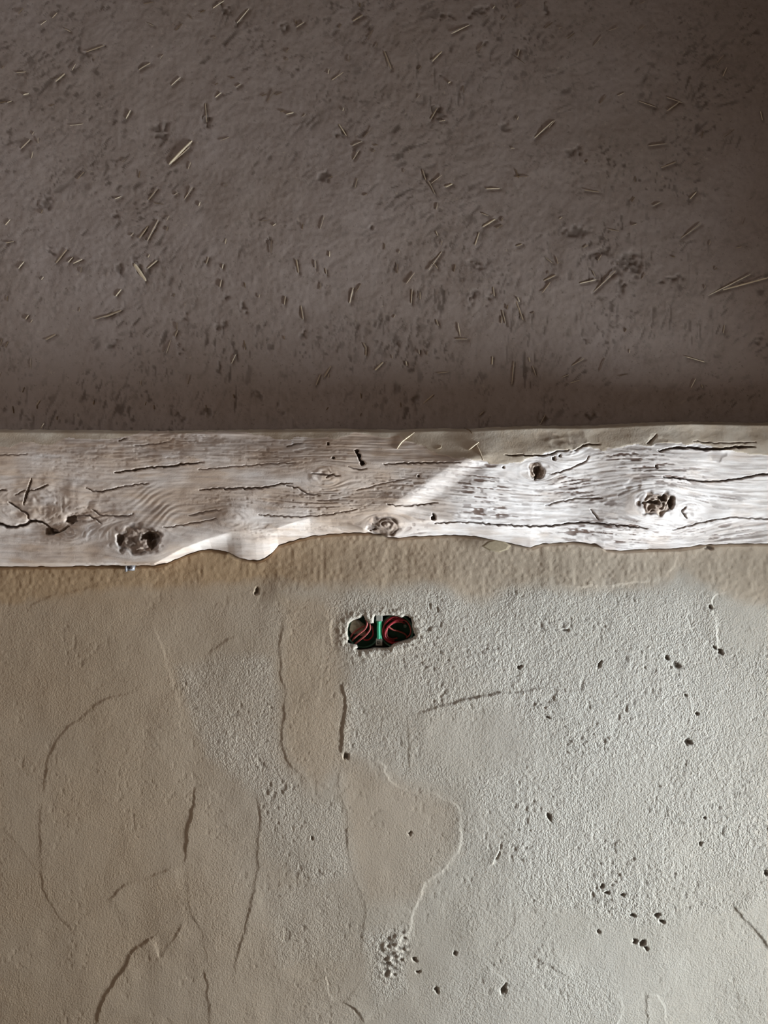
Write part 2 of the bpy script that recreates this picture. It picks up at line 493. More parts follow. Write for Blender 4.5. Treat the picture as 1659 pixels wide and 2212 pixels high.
    damp_warmlight = np.clip(strip * .42 + .22 * poly_mask(wx, wy, [(742, 1640), (860, 1690), (985, 1735), (990, 1840), (900, 1940), (790, 1950), (745, 1760)], 26)
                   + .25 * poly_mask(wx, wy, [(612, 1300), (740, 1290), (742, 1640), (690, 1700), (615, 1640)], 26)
                   + .90 * sstep(1350, 100, X + 120 * fbm(X / 300, Y / 300, 3, 23)) * (0.9 + .15 * n1), 0, 1)  # browner towards the left: warm light painted into the clay colour
    # loose lip round the broken-out box opening
    d, _, _ = polydist(X, Y, HOLE + [HOLE[0]])
    ins = inpoly(X, Y, HOLE)
    sd = np.where(ins, -d, d)
    h -= 0.0035 * sstep(4.5, 0, sd) * (sd > -6)
    lip = sstep(30, 8, sd) * (sd > 0)
    h += lip * (0.0016 * fbm(X / 6, Y / 6, 2, 81) + .0012)
    lipx = sstep(745, 715, X) * sstep(34, 10, sd)
    h += .0012 * lipx
    rough = np.maximum(rough, .7 * lip)
    # dark smear of coarse grit
    gm = sstep(1.1, .4, blob(wx, wy, 848, 2062, 34, 66, .35))
    h += gm * 0.0022 * (vnoise((X + Y * .5) / 9, (Y - X * .2) / 6, 91))
    dark = np.maximum(dark, .42 * gm * sstep(-.1, .6, vnoise((X + Y * .5) / 9, (Y - X * .2) / 6, 91) * -1 + .15))
    # chip of stone showing under the beam
    h -= sstep(6, -6, Y - fB(X)) * 0.022
    return h, rough, damp_warmlight, dark


LX0, LX1 = -1470, 2430
xs = axis(LX0, -24, 1684, LX1, 2.1)
ys = axis(1118, 1118, 2236, 2706, 2.1)
X, Y = np.meshgrid(xs, ys)
h, rough, damp_warmlight, dark = lower_fields(X, Y)
# pull grid points onto the torn rim of the opening
Xs, Ys = X.copy(), Y.copy()
ij = region(X, Y, HOLE, 6)
HP = np.array(HOLE + [HOLE[0]], float)
for k in range(len(ij[0])):
    r_, c_ = ij[0][k], ij[1][k]
    x, y = X[r_, c_], Y[r_, c_]
    best = 1e9
    for a, b in zip(HP[:-1], HP[1:]):
        dd = b - a; t = np.clip(((x - a[0]) * dd[0] + (y - a[1]) * dd[1]) / (dd @ dd), 0, 1)
        q = a + t * dd; e = math.hypot(q[0] - x, q[1] - y)
        if e < best: best, bq = e, q
    if best < 1.25: Xs[r_, c_], Ys[r_, c_] = bq
V = to_world(Xs, Ys, h, 0.0).reshape(-1, 3)
F = grid_faces(len(ys), len(xs))
fx = Xs.ravel()[F].mean(1); fy = Ys.ravel()[F].mean(1)
keep = ~inpoly(fx, fy, HOLE)
me = submesh('wall_lower', V, F[keep], dict(rough=rough.ravel(), damp_warmlight=damp_warmlight.ravel(), dark=dark.ravel()))
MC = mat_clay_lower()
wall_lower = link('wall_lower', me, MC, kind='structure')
wall_lower['label'] = 'beige-grey trowelled clay plaster wall below the beam with a torn box opening'


def PT(px, py, p=0.0):
    s = (D - p) / D
    return Vector(((px - 829.5) / 1000 * s, -p, ZC + (1106 - py) / 1000 * s))


# broken edge of the plaster going back into the wall
n = len(HOLE); ring = []
for k, dep in enumerate((-0.001, -0.005, -0.011, -0.018)):
    for i, (a, b) in enumerate(HOLE):
        cx, cy = 823, 1366
        q = 1.0 + 0.012 * k + 0.02 * (k > 0) * math.sin(i * 2.3 + k)
        p_ = PT(cx + (a - cx) * q, cy + (b - cy) * q, 0)
        p_.y = -dep
        ring.append(p_)
F2 = []
for k in range(3):
    for i in range(n):
        j = (i + 1) % n
        F2.append((k * n + i, k * n + j, (k + 1) * n + j, (k + 1) * n + i))
link('broken_plaster_edge', mesh_np('broken_plaster_edge', ring, F2, dict(rough=np.ones(len(ring)), damp_warmlight=np.full(len(ring), .4), dark=np.full(len(ring), .1))), MC, wall_lower)

# flat flake of old plaster showing below the beam
fl = [(1040, 1180), (1052, 1170), (1068, 1166), (1090, 1170), (1104, 1178), (1098, 1187), (1080, 1193), (1058, 1190)]
fv = [PT(a, b, .0035) for a, b in fl] + [PT(1072 + (a - 1072) * .8, 1180 + (b - 1180) * .8, .0052) for a, b in fl] + [PT(1072, 1180, .0055)]
ff = [(i, i + 8, (i + 1) % 8 + 8, (i + 1) % 8) for i in range(8)]
me = bpy.data.meshes.new('plaster_flake')
me.from_pydata([tuple(v) for v in fv], [], ff + [(16, (i + 1) % 8 + 8, i + 8) for i in range(8)])
link('plaster_flake', me, mat_plain('old_flake', (152, 136, 112), .9), wall_lower)

# ---------------------------------------------------------------- upper wall: straw clay, set back behind the beam
PU = -0.060
xs = axis(-1375, -30, 1690, 2365, 3.0)
ys = axis(-245, -14, 960, 962, 3.0)
X, Y = np.meshgrid(xs, ys)

STRAWS = [(120, 176, 140, 159), (185, 112, 226, 98), (300, 150, 325, 136), (320, 50, 332, 56), (370, 184, 390, 167), (365, 355, 415, 304), (372, 350, 410, 318), (443, 222, 447, 265), (272, 256, 282, 238),
          (320, 432, 340, 407), (398, 430, 416, 404), (376, 421, 384, 416), (512, 50, 538, 18), (762, 45, 784, 32), (640, 58, 657, 48), (618, 247, 634, 243), (465, 210, 478, 200),
          (510, 188, 520, 181), (45, 321, 65, 301), (35, 157, 55, 155), (732, 268, 748, 293), (760, 315, 782, 305), (762, 345, 775, 325), (15, 222, 25, 218), (50, 205, 62, 202), (140, 62, 152, 68),
          (248, 430, 262, 424), (975, 73, 1015, 53), (933, 133, 955, 110), (830, 110, 845, 150), (968, 180, 973, 176), (1118, 122, 1122, 107), (1153, 299, 1195, 261), (930, 258, 945, 232),
          (948, 262, 962, 260), (962, 404, 977, 397), (1050, 408, 1080, 407), (1262, 410, 1295, 415), (1380, 218, 1418, 232), (1440, 210, 1475, 222), (1643, 240, 1647, 260), (1400, 315, 1440, 310),
          (1428, 362, 1460, 350), (1410, 445, 1427, 436), (1490, 430, 1505, 414), (925, 390, 940, 420), (1040, 460, 1055, 466), (912, 365, 920, 390), (40, 580, 52, 565), (12, 525, 30, 521),
          (120, 568, 145, 538), (158, 569, 178, 560), (147, 567, 157, 556), (300, 515, 320, 488), (318, 520, 342, 475), (290, 570, 315, 607), (318, 580, 340, 562), (205, 690, 245, 677),
          (225, 685, 262, 670), (98, 734, 120, 722), (250, 640, 262, 625), (378, 727, 384, 712), (445, 570, 450, 555), (475, 620, 478, 604), (480, 580, 482, 570), (640, 560, 645, 590),
          (680, 562, 682, 580), (703, 580, 705, 592), (755, 655, 763, 622), (785, 740, 792, 755), (790, 768, 791, 748), (650, 660, 655, 690), (810, 800, 828, 782), (683, 832, 692, 808),
          (700, 815, 715, 790), (614, 658, 616, 640), (500, 785, 510, 765), (282, 510, 288, 503), (55, 690, 62, 680), (925, 585, 955, 542), (1252, 612, 1288, 604), (1280, 585, 1286, 598),
          (1280, 632, 1330, 585), (1175, 606, 1200, 594), (1530, 638, 1622, 592), (1470, 515, 1515, 482), (1115, 532, 1128, 527), (1178, 556, 1193, 568), (1042, 490, 1070, 473), (888, 655, 890, 625),
          (942, 690, 947, 704), (938, 570, 945, 580), (1118, 642, 1122, 652), (1115, 650, 1130, 692), (1065, 620, 1068, 640), (1085, 670, 1092, 700), (1063, 788, 1064, 770), (1106, 830, 1110, 780),
          (1150, 790, 1158, 812), (1235, 790, 1262, 774), (1480, 770, 1523, 782), (1562, 720, 1565, 702), (1515, 830, 1518, 838), (905, 755, 906, 765), (877, 780, 879, 790), (945, 806, 970, 803),
          (1036, 897, 1045, 888), (984, 732, 1010, 732), (1545, 630, 1660, 600), (1440, 240, 1470, 218)]
BRIGHT = {5, 15, 26, 27, 30, 52, 51, 55, 92, 96, 35, 32}
DENTS = [(1350, 570, 40, 16, .6), (1300, 545, 30, 8, .2), (1370, 575, 14, 26, .2), (1245, 500, 34, 10, .1), (1025, 568, 14, 8, -.5), (1125, 690, 5, 13, -.3), (262, 578, 10, 14, .5), (478, 705, 12, 9, 0),
         (523, 660, 6, 9, 0), (527, 670, 6, 6, 0), (488, 645, 7, 8, 0), (448, 260, 12, 9, 1), (345, 270, 22, 12, .3), (350, 290, 16, 8, .2), (1095, 275, 8, 10, .3), (1030, 25, 26, 8, .3), (965, 38, 18, 6, .3),
         (485, 18, 20, 6, -.8), (615, 60, 10, 8, 0), (1180, 18, 6, 12, 0), (945, 240, 18, 9, -.7), (100, 440, 16, 12, 0), (250, 465, 12, 10, 0), (700, 380, 16, 10, .4), (390, 755, 4, 14, .5), (395, 905, 20, 4, -.6),
         (60, 900, 16, 4, -.4), (245, 745, 14, 9, .3), (655, 715, 4, 14, -.1), (475, 790, 4, 22, 0), (605, 885, 5, 16, .3), (555, 850, 12, 6, -.6), (1175, 905, 14, 4, 0), (1275, 900, 30, 5, -.1), (955, 165, 4, 4, 0),
         (1048, 92, 5, 4, 0), (1240, 330, 20, 10, .3), (1450, 605, 28, 6, .3), (1340, 620, 8, 22, .1), (1020, 640, 20, 6, 1.2), (1055, 650, 14, 5, 1.2), (585, 520, 6, 10, .2), (1640, 735, 8, 8, 0), (860, 745, 6, 8, 0),
         (735, 290, 9, 9, 0), (400, 690, 8, 16, .2), (110, 540, 18, 4, -.7), (180, 115, 30, 4, -.6), (300, 580, 34, 4, -.9), (800, 490, 5, 5, 0), (1265, 735, 3, 4, 0), (900, 860, 14, 10, .4), (450, 890, 14, 10, .2)]


def upper_fields(X, Y):
    h = 0.004 * fbm(X / 300, Y / 260, 3, 101) + 0.0012 * fbm(X / 60, Y / 60, 3, 103)
    dark = np.zeros(X.shape)
    th = np.where(Y > 560, 1.45, 0.75) + .5 * fbm(X / 260, Y / 260, 2, 105)
    th = .85 + .55 * sstep(480, 640, Y) * sstep(1400, 1000, X) + .35 * fbm(X / 260, Y / 260, 2, 105)
    c, s = np.cos(th), -np.sin(th)
    for k, (L, wd, lo, hi, a) in enumerate(((30, 5.5, .52, .78, 1.3), (16, 5, .50, .76, 1.1), (9, 5, .50, .76, .9))):
        tq = th + (k - 1) * .8 * vnoise(X / 180, Y / 180, 111 + k)
        # keep the direction piecewise steady so the flecks stay straight
        best = np.zeros(X.shape)
        for ang in (0.35, 0.8, 1.2, 1.5):
            wgt = np.exp(-((tq - ang) / .28) ** 2)
            ca, sa = math.cos(ang), -math.sin(ang)
            u = X * ca + Y * sa; v = -X * sa + Y * ca
            nn = vnoise(u / L, v / wd, 120 + k * 7 + int(ang * 10))
            best = np.maximum(best, sstep(lo, hi, nn) * np.minimum(1, wgt * 1.3))
        patch = sstep(-.15, .5, fbm(X / 130, Y / 130, 3, 131 + k))
        best *= (.22 + .78 * patch) * sstep(-.5, .2, vnoise(X / 33, Y / 33, 135 + k))
        h -= 0.0004 * a * best
        dark = np.maximum(dark, .72 * best)
    for (cx, cy, rx, ry, an) in DENTS:
        ij = region(X, Y, [(cx, cy)], 70)
        xx, yy = X[ij], Y[ij]
        q = blob(xx + 7 * vnoise(xx / 9, yy / 9, 141), yy + 7 * vnoise(xx / 9, yy / 9, 142), cx, cy, rx * 1.15, ry * 1.15, -an)
        m = sstep(1.3, .2, q) * sstep(-.5, .35, vnoise(xx / 8, yy / 6, 143) + .25)
        h[ij] -= .0018 * m
        dark[ij] = np.maximum(dark[ij], .65 * m)
    for (x0, y0, x1, y1) in STRAWS:
        ij = region(X, Y, [(x0, y0), (x1, y1)], 14)
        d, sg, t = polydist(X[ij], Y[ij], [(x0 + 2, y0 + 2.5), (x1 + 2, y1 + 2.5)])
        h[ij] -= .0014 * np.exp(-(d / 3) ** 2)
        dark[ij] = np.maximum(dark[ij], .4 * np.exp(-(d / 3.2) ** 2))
    h += .00035 * vnoise(X / 7, Y / 7, 151)
    return h, dark


hu, darku = upper_fields(X, Y)
V = to_world(X, Y, PU + hu, PU).reshape(-1, 3)
me = mesh_np('wall_upper', V, grid_faces(len(ys), len(xs)), dict(dark=darku.ravel()))
wall_upper = link('wall_upper', me, mat_clay_upper(), kind='structure')
wall_upper['label'] = 'dark brown clay wall full of straw bits above the beam'


def up_h(px, py):
    i = int(np.clip(np.searchsorted(ys, py), 0, len(ys) - 1)); j = int(np.clip(np.searchsorted(xs, px), 0, len(xs) - 1))
    return hu[max(0, i - 1):i + 2, max(0, j - 1):j + 2].max()


def straw_mesh(name, mat, bend, split):
    V = []; F = []
    segs = [(-.5, .35), (-.42, .9), (0, 1), (.43, .8), (.5, .3)]
    for (t, r) in segs:
        for k in range(5):
            a = k / 5 * math.tau + .3
            V.append((t, math.cos(a) * .5 * r * (1.5 if split else 1), math.sin(a) * .5 * r * (.45 if split else .8) + bend * (0.25 - t * t)))
    for i in range(len(segs) - 1):
        for k in range(5):
            F.append((i * 5 + k, i * 5 + (k + 1) % 5, i * 5 + 5 + (k + 1) % 5, i * 5 + 5 + k))
    F.append((4, 3, 2, 1, 0)); b = (len(segs) - 1) * 5; F.append((b, b + 1, b + 2, b + 3, b + 4))
    me = bpy.data.meshes.new(name); me.from_pydata(V, [], F); me.materials.append(mat)
    return me


MS = [mat_plain('pale_straw', (210, 190, 162), .55, .15, 200), mat_plain('clay_stained_straw', (168, 147, 124), .7, .15, 200), mat_plain('brown_straw', (122, 100, 78), .8, .15, 200)]
SM = [[straw_mesh('straw', m, b, s) for (b, s) in ((0, False), (.9, False), (0, True))] for m in MS]
rs = random.Random(5)


def add_straw(x0, y0, x1, y1, tone, width):
    L = math.hypot(x1 - x0, y1 - y0)
    cx, cy = (x0 + x1) / 2, (y0 + y1) / 2
    p = PU + up_h(cx, cy) + .0006
    a, b = PT(x0, y0, p), PT(x1, y1, p)
    o = link('straw', SM[tone][rs.randrange(3)], parent=wall_upper)
    d = (b - a).normalized(); nrm = Vector((0, -1, 0))
    d = (d + nrm * rs.uniform(-.05, .05)).normalized()
    s = nrm.cross(d).normalized(); nn = d.cross(s)
    R = Matrix((d, s, nn)).transposed().to_4x4()
    o.matrix_world = Matrix.Translation((a + b) / 2) @ R @ Matrix.Diagonal(((b - a).length, width, width, 1))
    return o


for i, q in enumerate(STRAWS):
    L = math.hypot(q[2] - q[0], q[3] - q[1])
    add_straw(*q, 0 if i in BRIGHT else (1 if i % 4 else 0), (.0055 if i in (5, 55) else rs.uniform(.0018, .0030)))
for i in range(180):
    x = rs.uniform(-60, 1720) * .85 if rs.random() < .55 else rs.uniform(-60, 1720); y = rs.uniform(-10, 905)
    lower_left = y > 520 and x < 1150
    an = rs.gauss(1.4, .25) if lower_left else rs.gauss(.75, .5)
    L = rs.choice((8, 10, 12, 16, 22, 30))
    dx, dy = math.cos(an) * L / 2, -math.sin(an) * L / 2
    add_straw(x - dx, y - dy, x + dx, y + dy, rs.choice((0, 1, 1, 2, 2, 2)), rs.uniform(.0012, .0022))

# ---------------------------------------------------------------- the beam
beam = link('wooden_beam', None)
beam.location = (0, 0, 0)
beam['label'] = 'long weathered whitish-grey wooden beam with knots and cracks running across the wall'
beam['category'] = 'beam'

KN = [(300, 1166, 46, 28, 1), (832, 1135, 30, 19, 1), (1158, 1017, 16, 17, 1), (1418, 1088, 36, 23, 1), (505, 1121, 20, 15, 0), (702, 1030, 30, 16, 0), (1215, 962, 34, 20, 0), (60, 1090, 50, 30, 0), (150, 1150, 12, 10, 0),
      (1490, 1112, 14, 20, 0)]
CRACKS = [([(250, 1021), (280, 1017), (330, 1010), (360, 1008), (400, 1003), (442, 999)], 3.2, 8), ([(430, 1015), (500, 1009), (560, 1004), (640, 1000)], 1.6, 3),
          ([(188, 1055), (215, 1062), (250, 1055), (290, 1048), (322, 1045)], 2.2, 5), ([(432, 1058), (500, 1055), (560, 1054), (610, 1046), (632, 1045)], 2.4, 6),
          ([(620, 1050), (645, 1055), (665, 1066), (692, 1070)], 1.8, 4), ([(53, 1089), (59, 1070), (71, 1036)], 3.8, 9), ([(62, 1062), (85, 1056), (106, 1047)], 2.6, 6), ([(-30, 1064), (0, 1061), (16, 1059)], 2.6, 6),
          ([(35, 1069), (57, 1060)], 2, 4), ([(-60, 1128), (0, 1133), (25, 1139), (55, 1132), (64, 1126), (86, 1126), (102, 1136), (112, 1151), (127, 1150)], 5.0, 14), ([(122, 1153), (150, 1137)], 3, 5),
          ([(162, 1116), (190, 1113), (222, 1129)], 2.0, 4), ([(200, 1101), (225, 1113), (282, 1114), (290, 1110)], 2.0, 4), ([(20, 1085), (45, 1100), (62, 1112), (60, 1128)], 3, 6),
          ([(675, 1023), (700, 1025), (714, 1027), (735, 1028)], 2.2, 4), ([(706, 1032), (722, 1024)], 2, 4), ([(768, 974), (773, 982), (777, 992), (785, 1003)], 5.0, 14), ([(828, 1003), (900, 1001), (992, 1000)], 2.2, 5),
          ([(752, 1008), (775, 1015), (792, 1014)], 1.6, 3), ([(836, 1089), (870, 1093), (900, 1090), (945, 1087)], 1.8, 4), ([(940, 1131), (1000, 1128), (1075, 1133), (1175, 1137), (1254, 1129), (1318, 1133), (1400, 1141)], 3.0, 7),
          ([(1090, 984), (1135, 984), (1175, 985), (1200, 977), (1230, 972)], 2.6, 7), ([(1240, 974), (1265, 961), (1298, 958)], 2.6, 6), ([(1422, 974), (1450, 968), (1475, 966), (1530, 969), (1560, 968), (1600, 964), (1638, 965)], 5.0, 16),
          ([(1432, 1030), (1480, 1034), (1530, 1039), (1570, 1037), (1620, 1030), (1662, 1023), (1760, 1015)], 3.2, 8), ([(1458, 1146), (1500, 1135), (1560, 1121), (1600, 1118), (1662, 1121), (1780, 1124)], 2.0, 4),
          ([(1278, 1100), (1296, 1122)], 2.0, 4), ([(1400, 958), (1415, 945), (1420, 937)], 2.0, 4), ([(1190, 1025), (1230, 1012), (1262, 998), (1272, 985)], 2.0, 4), ([(1180, 1092), (1240, 1078), (1300, 1075)], 1.6, 3),
          ([(940, 1120), (936, 1110)], 4, 8), ([(355, 1140), (420, 1130), (470, 1120)], 1.8, 3), ([(410, 1113), (460, 1104), (480, 1102)], 4, 2), ([(770, 1060), (830, 1045), (880, 1035)], 1.2, 2), ([(560, 1112), (640, 1116), (720, 1110), (770, 1100)], 1.6, 3),
          ([(1490, 1120), (1478, 1105), (1486, 1095)], 2.4, 5), ([(1500, 952), (1560, 956), (1640, 953)], 1.6, 3), ([(255, 952), (272, 948)], 3, 4), ([(620, 964), (655, 958)], 2.5, 4), ([(290, 963), (330, 959), (370, 954)], 1.6, 3), ([(-80, 990), (0, 984), (60, 981)], 1.5, 3)]
HOLES_W = [(771, 975, 4), (777, 985, 4.5), (783, 1001, 5.5), (721, 990, 3), (709, 959, 3.5), (1195, 991, 4), (1208, 985, 3), (1086, 1010, 2.5), (904, 1029, 2.5), (936, 1119, 5), (1418, 1008, 3)]
CLAY = np.array([(-1500, 975), (-300, 965), (0, 962), (120, 955), (220, 940), (300, 936), (520, 934), (600, 946), (690, 944), (800, 938), (860, 942), (905, 966), (960, 984), (1030, 1000), (1100, 998), (1150, 990), (1185, 976), (1240, 968),
                 (1275, 955), (1300, 972), (1380, 962), (1420, 958), (1480, 956), (1560, 970), (1659, 985), (2400, 985)], float)


def beam_fields(X, Y, Vp):
    T, B, W = fT(X), fB(X), fW(X)
    # stream lines of the grain, parting round the knots
    psi = Y + 9 * fbm(X / 260, Y / 140, 2, 201) + 12 * np.sin((X - 200) / 260) * sstep(T, B, Y)
    near = np.zeros(X.shape)
    for (cx, cy, rx, ry, _) in KN:
        dx = (X - cx) / 1.9; dy = Y - cy
        r2 = dx * dx + dy * dy; R2 = (ry * 1.25) ** 2
        psi = psi - dy * np.minimum(R2 / np.maximum(r2, R2 * .3), 1.6)
        near = np.maximum(near, np.exp(-r2 / (R2 * 2.5)))
    # gross form
    front = .036 + .004 * fbm(X / 330, Y / 200, 2, 203)
    tv = (Y - T) / (B - T)
    rgt = sstep(860, 1060, X + (Y - 1040) * .6)
    front -= (0.020 * np.clip(tv - .3, 0, 1) ** 1.5 * 1.6 + .006) * rgt
    front -= .010 * sstep(.25, 0, tv)
    xr = 862 + (1078 - Y) * 1.55
    q = X - xr
    band = sstep(975, 1000, Y) * sstep(1130, 1085, Y)
    front += band * (.010 * np.exp(-np.maximum(-q, 0) / 170) * (q < 0) + (.010 * sstep(75, 0, q)) * (q >= 0))
    tx = np.arange(700, 2500, 5.0)
    ty = np.interp(tx, [850, 1000, 1160, 1250, 1390, 1440, 1560, 1700, 2400], [.004, .016, .003, -.002, .002, .001, -.011, -.018, -.018])
    kk = np.exp(-(np.arange(-16, 17) / 7.0) ** 2); kk /= kk.sum()
    ty = np.convolve(np.pad(ty, 16, 'edge'), kk, 'valid')
    front += rgt * np.interp(X + .35 * (Y - 1050) + 22 * fbm(X / 80, Y / 60, 2, 205), tx, ty)
    front += .006 * np.exp(-((X - 700) / 130) ** 2 - ((Y - 1020) / 45) ** 2)
    front += .007 * np.exp(-((X - 505) / 60) ** 2 - ((Y - 1115) / 40) ** 2)
    front += .010 * np.exp(-((X - 1400) / 90) ** 2 - ((Y - 1085) / 50) ** 2)
    front += .006 * np.exp(-((X - 1190) / 70) ** 2 - ((Y - 990) / 40) ** 2)
    front += .006 * np.exp(-((X - 300) / 80) ** 2 - ((Y - 1165) / 45) ** 2)
    # wane: the rounded, scooped lower edge
    wv = np.clip((Y - W) / np.maximum(B - W, 3), 0, 1)
    lim = np.interp(X, [0, 330, 420, 860, 1000, 1659], [.016, .014, .004, .004, .003, .003])
    ease = sstep(-14, 10, Y - W)
    prof = wv * (1.25 - .25 * wv)
    p = front * (1 - np.clip(prof, 0, 1)) + lim * np.clip(prof, 0, 1)
    p = p - .0015 * ease * (1 - wv)
    lobe = np.exp(-((X - 540) / 46) ** 2 - ((Y - 1180) / 28) ** 2)
    p += .006 * lobe
    # worn hollow, left end, round the big crack
    p -= .010 * np.exp(-((X - 95) / 60) ** 2 - ((Y - 1140) / 18) ** 2)
    p += .0035 * fbm(X / 34, Y / 22, 3, 207) * np.exp(-((X - 110) / 130) ** 2 - ((Y - 1095) / 60) ** 2)
    # top arris
    p -= .010 * sstep(10, 0, Y - T) ** 2
    # clay smear
    ce = np.interp(X, CLAY[:, 0], CLAY[:, 1])
    nc = fbm(X / 42, Y / 18, 4, 209)
    clay = sstep(3, -3, Y - ce + 13 * nc)
    # grain relief
    g1 = fbm(X / 120, psi / 5.2, 3, 211)
    g2 = vnoise(X / 38, psi / 2.7, 215)
    rings = np.sin(psi * .9 + 3 * fbm(X / 90, Y / 60, 2, 219)) * np.exp(-((X - 360) / 85) ** 2 - ((Y - 1095) / 55) ** 2)
    ringd = np.hypot((X - 455) * .75, (Y - 1190) * 1.0)
    ringm = np.exp(-((X - 345) / 62) ** 2 - ((Y - 1090) / 48) ** 2)
    rings = np.sin(ringd * .62 + 2.2 * vnoise(X / 40, Y / 40, 221)) * ringm
    wood = 1 - clay
    gs = .25 + .55 * sstep(-.2, .6, fbm(X / 150, Y / 70, 2, 225)) + .4 * rgt
    p += wood * (.00075 * g1 * gs + .0005 * g2 * gs + .0004 * rings * sstep(-.7, .3, fbm(X / 40, Y / 25, 2, 223)))
    p += .0012 * fbm(X / 60, Y / 30, 3, 227)
    grain = np.clip(wood * (.36 * sstep(.0, -.7, g1) + .26 * sstep(.1, -.8, g2) + .40 * sstep(.1, -1, rings) * ringm), 0, 1)
    dust = np.clip((1 - .8 * rgt) * (.70 + .5 * fbm(X / 90, Y / 40, 3, 229)) + .3 * sstep(.1, .6, fbm(X / 60, psi / 16, 3, 230)), 0, .95)
    # short torn checks
    chz = np.zeros(X.shape)
    for (cx, cy, rx, ry, a) in ((1040, 1040, 70, 50, 1.1), (1060, 1105, 90, 26, .8), (1230, 1050, 80, 40, .9), (1300, 1075, 60, 22, .8), (1330, 1150, 120, 30, 1.1), (1400, 1000, 80, 26, .9), (1450, 1030, 90, 30, .7), (620, 975, 120, 30, .7),
                                (700, 1085, 110, 30, .9), (300, 975, 160, 30, .6), (860, 1050, 90, 30, .7), (560, 1150, 60, 20, .6), (700, 1140, 80, 15, .6), (1560, 1150, 110, 24, .7), (1550, 1080, 90, 20, .5), (400, 950, 90, 14, .8), (540, 1080, 130, 22, .5),
                                (150, 1120, 80, 50, .8), (150, 1000, 110, 50, .4), (900, 1140, 24, 22, .9), (1360, 985, 90, 16, .9)):
        chz = np.maximum(chz, a * np.exp(-(((X - cx) / rx) ** 2 + ((Y - cy) / ry) ** 2) * .9))
    chz = chz * (1 + .45 * rgt)
    ck = sstep(.32 - .08 * rgt, .62, vnoise(X / 26, psi / 3.0, 231) + .3 * vnoise(X / 7, psi / 2.2, 232)) * chz
    ck = np.maximum(ck, (.8 - .4 * rgt) * sstep(.45, .7, vnoise(X / 9, psi / 3.4, 233)) * chz)
    ck *= 1 - .65 * clay
    p -= (.0014 - .0007 * rgt) * np.clip(ck, 0, 1)
    stain = np.clip((.6 + .35 * rgt) * ck, 0, 1)
    blot = sstep(.15, .65, fbm(X / 70, Y / 32, 4, 235))
    stain = np.maximum(stain, .26 * blot * (1 - .5 * rgt))
    stain = np.maximum(stain, .34 * chz * sstep(0, .5, fbm(X / 30, psi / 9, 3, 236)))
    # dirt round the underside of the bark edge and the clay rim
    dark = np.zeros(X.shape)
    # ragged rim of the clay smear: a small step
    p += clay * .0012 * sstep(700, 950, X)
    for pts, wd, dep in CRACKS:
        c = catmull(pts, 6)
        ij = region(X, Y, pts, 16)
        if len(ij[0]) == 0: continue
        xx, yy = X[ij], Y[ij]
        d, sg, t = polydist(xx + .8 * vnoise(xx / 6, yy / 6, 241), yy + 1.6 * vnoise(xx / 7, yy / 9, 242), c)
        ww = wd * .62 * np.sqrt(np.clip(4 * t * (1 - t), .04, 1)) * (.8 + .35 * vnoise(xx / 18, yy / 30, 243)) + .15
        m = sstep(ww + .9, ww * .35, d)
        p[ij] -= .001 * dep * m
        dark[ij] = np.maximum(dark[ij], np.clip(.4 + .06 * dep, 0, .9) * m)
        stain[ij] = np.maximum(stain[ij], .3 * np.exp(-(d / (ww * 2.0 + 1)) ** 2))
    for (cx, cy, r) in HOLES_W:
        ij = region(X, Y, [(cx, cy)], 16)
        xx, yy = X[ij], Y[ij]
        m = sstep(1.25, .5, blob(xx + 1.5 * vnoise(xx / 3, yy / 3, 245), yy, cx, cy, r, r))
        p[ij] -= .010 * m
        dark[ij] = np.maximum(dark[ij], .9 * m)
    kid = np.zeros(X.shape, int)
    for k, (cx, cy, rx, ry, part) in enumerate(KN):
        ij = region(X, Y, [(cx, cy)], 90)
        if len(ij[0]) == 0: continue
        xx, yy = X[ij], Y[ij]
        wq = .22 * vnoise(xx / 13, yy / 13, 251 + k)
        q = np.sqrt(blob(xx, yy, cx, cy, rx, ry)) * (1 + wq)
        if part:
            kid[ij] = np.where(q < 1.0, k + 1, kid[ij])
            p[ij] -= .0035 * sstep(1.05, .85, q)
            p[ij] -= .002 * np.exp(-((q - 1) / .1) ** 2)
            p[ij] += sstep(1, .7, q) * (.0035 * fbm(xx / 13, yy / 11, 3, 255 + k) + .0016 * np.sin(q * 14 + 4 * vnoise(xx / 16, yy / 16, 257)))
            stain[ij] = np.maximum(stain[ij], .55 * sstep(1.5, .95, q) * sstep(-.5, .5, vnoise(xx / 8, yy / 6, 258) + .2))
            dark[ij] = np.maximum(dark[ij], .62 * np.exp(-((q - 1) / .09) ** 2) * sstep(-.3, .3, vnoise(xx / 12, yy / 12, 259) + .1))
            dark[ij] = np.maximum(dark[ij], .35 * sstep(1, .8, q) * sstep(.3, .55, vnoise(xx / 11, yy / 6, 260 + k)))
        else:
            p[ij] += .0006 * np.sin(q * 8 + 3 * vnoise(xx / 18, yy / 14, 270 + k)) * sstep(1.8, .4, q) * sstep(-.6, .2, vnoise(xx / 14, yy / 10, 280 + k))
            stain[ij] = np.maximum(stain[ij], .34 * sstep(1.5, .6, q) * sstep(-.1, .5, vnoise(xx / 9, yy / 5, 261 + k)))
